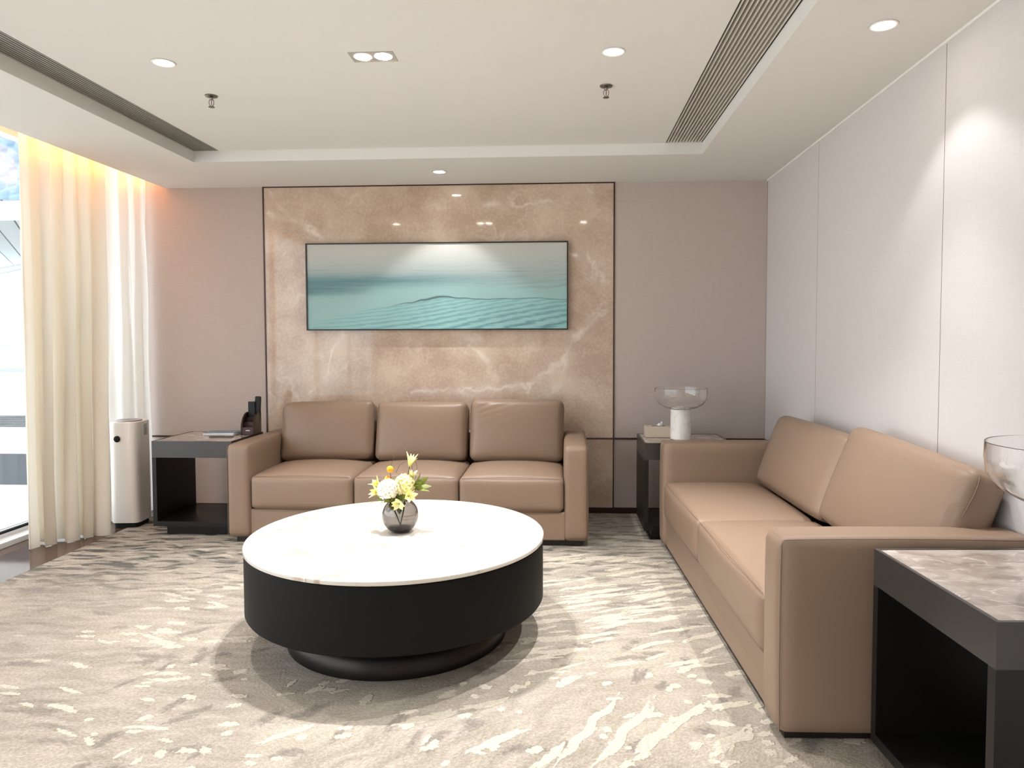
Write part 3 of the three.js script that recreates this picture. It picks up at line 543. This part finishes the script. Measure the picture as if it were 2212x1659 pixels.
const mStem = std({ color: 0x35361d, roughness: 0.7 });
const leafMat = (c) => phy({ color: c, roughness: 0.6, transmission: 0.25, thickness: 0 });
const mYG = leafMat(0xe2dc86), mYG2 = leafMat(0xf3eeb6), mGreen = leafMat(0x77822c), mCream = leafMat(0xfffaee), mPetalY = leafMat(0xf8efb6);
// one leaf blade along +y, curling towards +z
function blade(L, w, curl, tip = 1.2) {
  const g = new THREE.PlaneGeometry(1, 1, 4, 10), p = g.attributes.position;
  for (let i = 0; i < p.count; i++) { const u = p.getX(i) * 2, v = p.getY(i) + 0.5, ww = w * Math.pow(Math.sin(Math.PI * clamp(v * 0.86 + 0.10)), tip); p.setXYZ(i, u * ww / 2, v * L, curl * v * v * L + 0.25 * w * u * u * (1 - v)); }
  g.computeVertexNormals(); return g;
}
function sprig(label, pos, dir, n, L, w, m, spread = 0.5) {
  const t = thing('leaf_sprig', label, 'leaf sprig', pos, 0, 'yellow green leaf sprigs in the vase');
  t.quaternion.setFromUnitVectors(V(0, 1, 0), V(...dir).normalize());
  for (let i = 0; i < n; i++) { const b = part('leaf', blade(L * (0.8 + 0.35 * rnd()), w, 0.35), m[i % m.length], t); b.rotation.set(0, i / n * 6.283 + rnd(), 0); b.rotateX(spread * (0.6 + 0.7 * rnd())); }
  const c = V(VX, VY + 0.09, VZ).sub(V(...pos)).applyQuaternion(t.quaternion.clone().invert());
  part('stem', tube([V(0, 0.005, 0), c.clone().multiplyScalar(0.5), c], 0.0018, 12, 5), mStem, t); return t;
}
{
  const q = (px, py, dz = 0) => [-0.778 + (px - 866) * 0.002262, 0.472 + (1150 - py) * 0.00225, VZ + dz];
  sprig('tallest yellow green leaf sprig rising above the flowers', q(887, 1007), [0.25, 1, 0.05], 9, 0.062, 0.017, [mYG2, mYG], 0.20);
  sprig('small yellow leaf sprig just above the white flower', q(890, 1032, -0.01), [0.35, 1, 0], 6, 0.040, 0.020, [mYG2], 0.28);
  sprig('upper yellow green leaf sprig on the curtain side', q(822, 1050), [-0.75, 0.8, 0.1], 7, 0.050, 0.018, [mYG, mYG2], 0.30);
  sprig('lower yellow green leaf sprig on the curtain side', q(826, 1060, 0.02), [-1, 0.15, 0.4], 9, 0.055, 0.020, [mYG, mYG2], 0.38);
  sprig('green leaf sprig on the right wall side', q(896, 1052, 0.0), [1, 0.5, 0.1], 6, 0.075, 0.034, [mGreen], 0.3);
  sprig('yellow leaf sprig drooping over the vase rim', q(872, 1078, 0.075), [0.05, -0.2, 1], 9, 0.042, 0.022, [mYG2, mYG], 0.75);
  sprig('pale yellow leaf sprig beside the white flower', q(888, 1066, 0.045), [0.6, 0.25, 0.9], 6, 0.048, 0.026, [mYG2, mYG], 0.5);
  sprig('dark green leaf collar under the white flower', q(860, 1070, 0.01), [0, 0.2, 1], 9, 0.075, 0.030, [mGreen], 1.15);
  sprig('green leaf sprig low on the curtain side', q(838, 1068, 0.02), [-1, -0.15, 0.5], 5, 0.055, 0.026, [mGreen], 0.45);
  // hydrangea heads: many small four-petalled florets over a ball
  function head(label, name, pos, rad, n, m, col) {
    const t = thing(name, label, 'flower', pos);
    const gs = [], d0 = new THREE.Object3D();
    const petal = new THREE.CircleGeometry(0.0085, 7); { const p = petal.attributes.position; for (let i = 0; i < p.count; i++) p.setZ(i, 0.0035 * Math.cos(p.getX(i) * 260) + 0.002 * Math.sin(p.getY(i) * 300)); }
    for (let i = 0; i < n; i++) {
      const y = 1 - 1.75 * (i + 0.5) / n, a = i * 2.399963, s = Math.sqrt(Math.max(0, 1 - y * y)), dir = V(s * Math.cos(a), y, s * Math.sin(a));
      for (let k = 0; k < 4; k++) {
        d0.position.copy(dir).multiplyScalar(rad * (0.9 + 0.16 * rnd())); d0.lookAt(dir.clone().multiplyScalar(4)); d0.rotateZ(k * Math.PI / 2 + a); d0.translateX(0.0075); d0.rotateY(-0.35 + 0.5 * (rnd() - 0.5)); d0.updateMatrix();
        gs.push(petal.clone().applyMatrix4(d0.matrix));
      }
    }
    const fg = mergeGeometries(gs); fg.computeVertexNormals();
    const f = part('petals', fg, m, t); f.userData.kind = 'stuff';
    part('flower_core', new THREE.IcosahedronGeometry(rad * 0.86, 3), std({ color: col, roughness: 0.9 }), t);
    const c = V(VX, VY + 0.03, VZ).sub(V(...pos)); part('stem', tube([V(0, -rad * 0.6, 0), V(c.x * 0.4 + 0.006, c.y * 0.55, c.z * 0.4), c], 0.0032, 14, 6), mStem, t); return t;
  }
  head('large cream white hydrangea flower in the vase', 'hydrangea_flower', q(844, 1053, 0.035), 0.045, 70, mCream, 0xfff3cf);
  head('yellow cream hydrangea flower beside the white one', 'hydrangea_flower', q(876, 1046, 0.002), 0.048, 70, mPetalY, 0xf4e7a0);
  const ball = (label, pos, r) => {
    const t = thing('orange_ball_flower', label, 'flower', pos);
    const g = new THREE.IcosahedronGeometry(r, 5), p = g.attributes.position; for (let i = 0; i < p.count; i++) { const v = V(p.getX(i), p.getY(i), p.getZ(i)).normalize(), k = r * (1 + 0.05 * n2a(v.x * 14 + v.z * 9, v.y * 14)); p.setXYZ(i, v.x * k, v.y * k, v.z * k); } g.computeVertexNormals();
    part('ball', g, std({ color: 0xf0961e, roughness: 0.8 }), t);
    const c = V(VX, VY + 0.1, VZ).sub(V(...pos)); part('stem', tube([V(0, -r * 0.8, 0), V(c.x * 0.3, c.y * 0.5, c.z * 0.5), c], 0.0014, 12, 5), mStem, t);
  };
  ball('orange ball flower standing above the white flower', q(845.5, 1013, 0.0), 0.0165);
  ball('orange yellow ball flower half hidden behind the white flower', q(840, 1034, 0.0), 0.0155);
  const mWire = std({ color: 0x4a3b33, roughness: 0.5 });
  const wire = (label, pts, r = 0.0009) => { const t = thing('curled_twig', label, 'twig', [0, 0, 0], 0, 'thin curled twigs in the vase'); part('twig', tube(pts.map((p) => V(...q(...p))), r, 60, 5), mWire, t); };
  wire('thin twig arching high from the orange ball flower', [[848, 1004, 0], [853, 988, 0], [862, 974, 0], [873, 968, 0], [885, 972, 0], [896, 988, -0.01], [902, 1008, -0.01], [898, 1034, -0.01], [880, 1070, 0]]);
  wire('thin twig in a low arch behind the flowers', [[856, 1022, -0.02], [864, 1006, -0.02], [876, 998, -0.02], [888, 1002, -0.02], [893, 1030, -0.02], [880, 1070, -0.01]]);
  wire('thin twig looping across the front of the flowers', [[848, 1034, 0.04], [858, 1034, 0.075], [864, 1046, 0.085], [867, 1062, 0.07], [869, 1075, 0.02]]);
  wire('thin twig curving down beside the leaf collar', [[866, 1028, 0.045], [872, 1042, 0.055], [876, 1058, 0.05], [872, 1080, 0.02]]);
}

// ---------------------------------------------------------------- outside the window: terrace, parapet, terminal canopy
{
  const pale = std({ color: 0xf2f4f4, roughness: 0.8 }), slate = std({ color: 0x3d4650, roughness: 0.5 }), steel = std({ color: 0x8db4c4, roughness: 0.5 }), blue = std({ color: 0xbfe4ef, roughness: 0.45 });
  const g = struct('terrace_floor', bx(-60, XG - 0.1, -0.5, -0.06, -40, 12), std({ color: 0xdcdad4, roughness: 0.9 }), 'pale terrace floor outside the window');
  g.userData.label = 'pale terrace floor outside the window';
  const w = thing('parapet_wall', 'white terrace parapet with a dark panel and a slatted vent outside the window', 'parapet', [-4.6, -0.06, -5.66]);
  part('wall', bx(-2.2, 0.66, 0, 1.17, -0.15, 0), pale, w); part('coping', bx(-2.2, 0.66, 1.17, 1.19, -0.17, 0.02), pale, w);
  part('dark_panel', bx(-2.0, 0.165, 0.255, 0.515, 0, 0.012), slate, w, 'dark slate panel');
  const ls = bx(-2.0, 0.17, 0, 0.006, 0.001, 0.02); for (let i = 0; i < 7; i++) { const s = part('vent_slat', ls, slate, w); s.position.y = 0.742 + i * 0.0145; }
  const r = thing('terrace_railing', 'pale blue steel railing on top of the terrace parapet', 'railing', [-4.6, 1.13, -5.74]);
  for (const x of [-1.6, -0.75, 0.10]) part('post', lathe([[0.0001, 0], [0.030, 0], [0.018, 0.05], [0.014, 0.10], [0.014, 0.34], [0.0001, 0.34]], 16).translate(x, 0, 0), steel, r);
  for (const y of [0.022, 0.225]) part('rail', bx(-2.0, 0.6, y, y + 0.008, -0.006, 0.006), steel, r);
  // canopy far out: boards running away from the room
  const c = thing('terminal_canopy', 'huge boarded canopy with skylights outside the window', 'canopy', [0, 0, 0]);
  const d = V(-Math.sin(34.5 * R), 0, -Math.cos(34.5 * R)), nrm = V(d.z, 0, -d.x).negate();
  const bd = new THREE.BoxGeometry(0.62, 0.08, 70); bd.rotateY(34.5 * R);
  const tone = [std({ color: 0xc9cfd2, roughness: 0.8 }), std({ color: 0xd6dcde, roughness: 0.8 }), std({ color: 0xbfc8cc, roughness: 0.8 })];
  for (let i = 0; i < 44; i++) { const b = part('board', bd, tone[(i * 7) % 3], c); const k = -13 + i * 0.68; b.position.set(-12, 5.6, -18).addScaledVector(nrm, k).addScaledVector(d, 26); }
  part('gap_backing', new THREE.BoxGeometry(34, 0.05, 74).rotateY(34.5 * R).translate(-12 + d.x * 26, 5.75, -18 + d.z * 26), slate, c);
  part('edge_beam', bx(-40, -6, 3.93, 4.24, -14.5, -14.0), pale, c, 'white edge beam');
  const sk = new THREE.PlaneGeometry(9, 1.7, 240, 48), skp = sk.attributes.position;
  for (let i = 0; i < skp.count; i++) { const x = skp.getX(i), y = skp.getY(i); skp.setZ(i, 0.10 * Math.sin(x * 17 + 2 * Math.sin(y * 5)) * Math.sin(y * 19 + 1.6 * Math.sin(x * 4)) + 0.03 * n2a(x * 6, y * 6)); }
  sk.computeVertexNormals(); sk.translate(-11.5, 5.15, -14.2); part('skylight', sk, std({ color: 0xa9cfe6, roughness: 0.35 }), c, 'pale blue dimpled skylight');
  part('strut', tube([V(-16, 4.0, -22), V(-20.5, 3.2, -22)], 0.10, 4, 8), pale, c, 'white diagonal strut');
}

scene.traverse((o) => { if (o.isMesh) { o.castShadow = true; o.receiveShadow = true; } });
renderer.render(scene, camera);
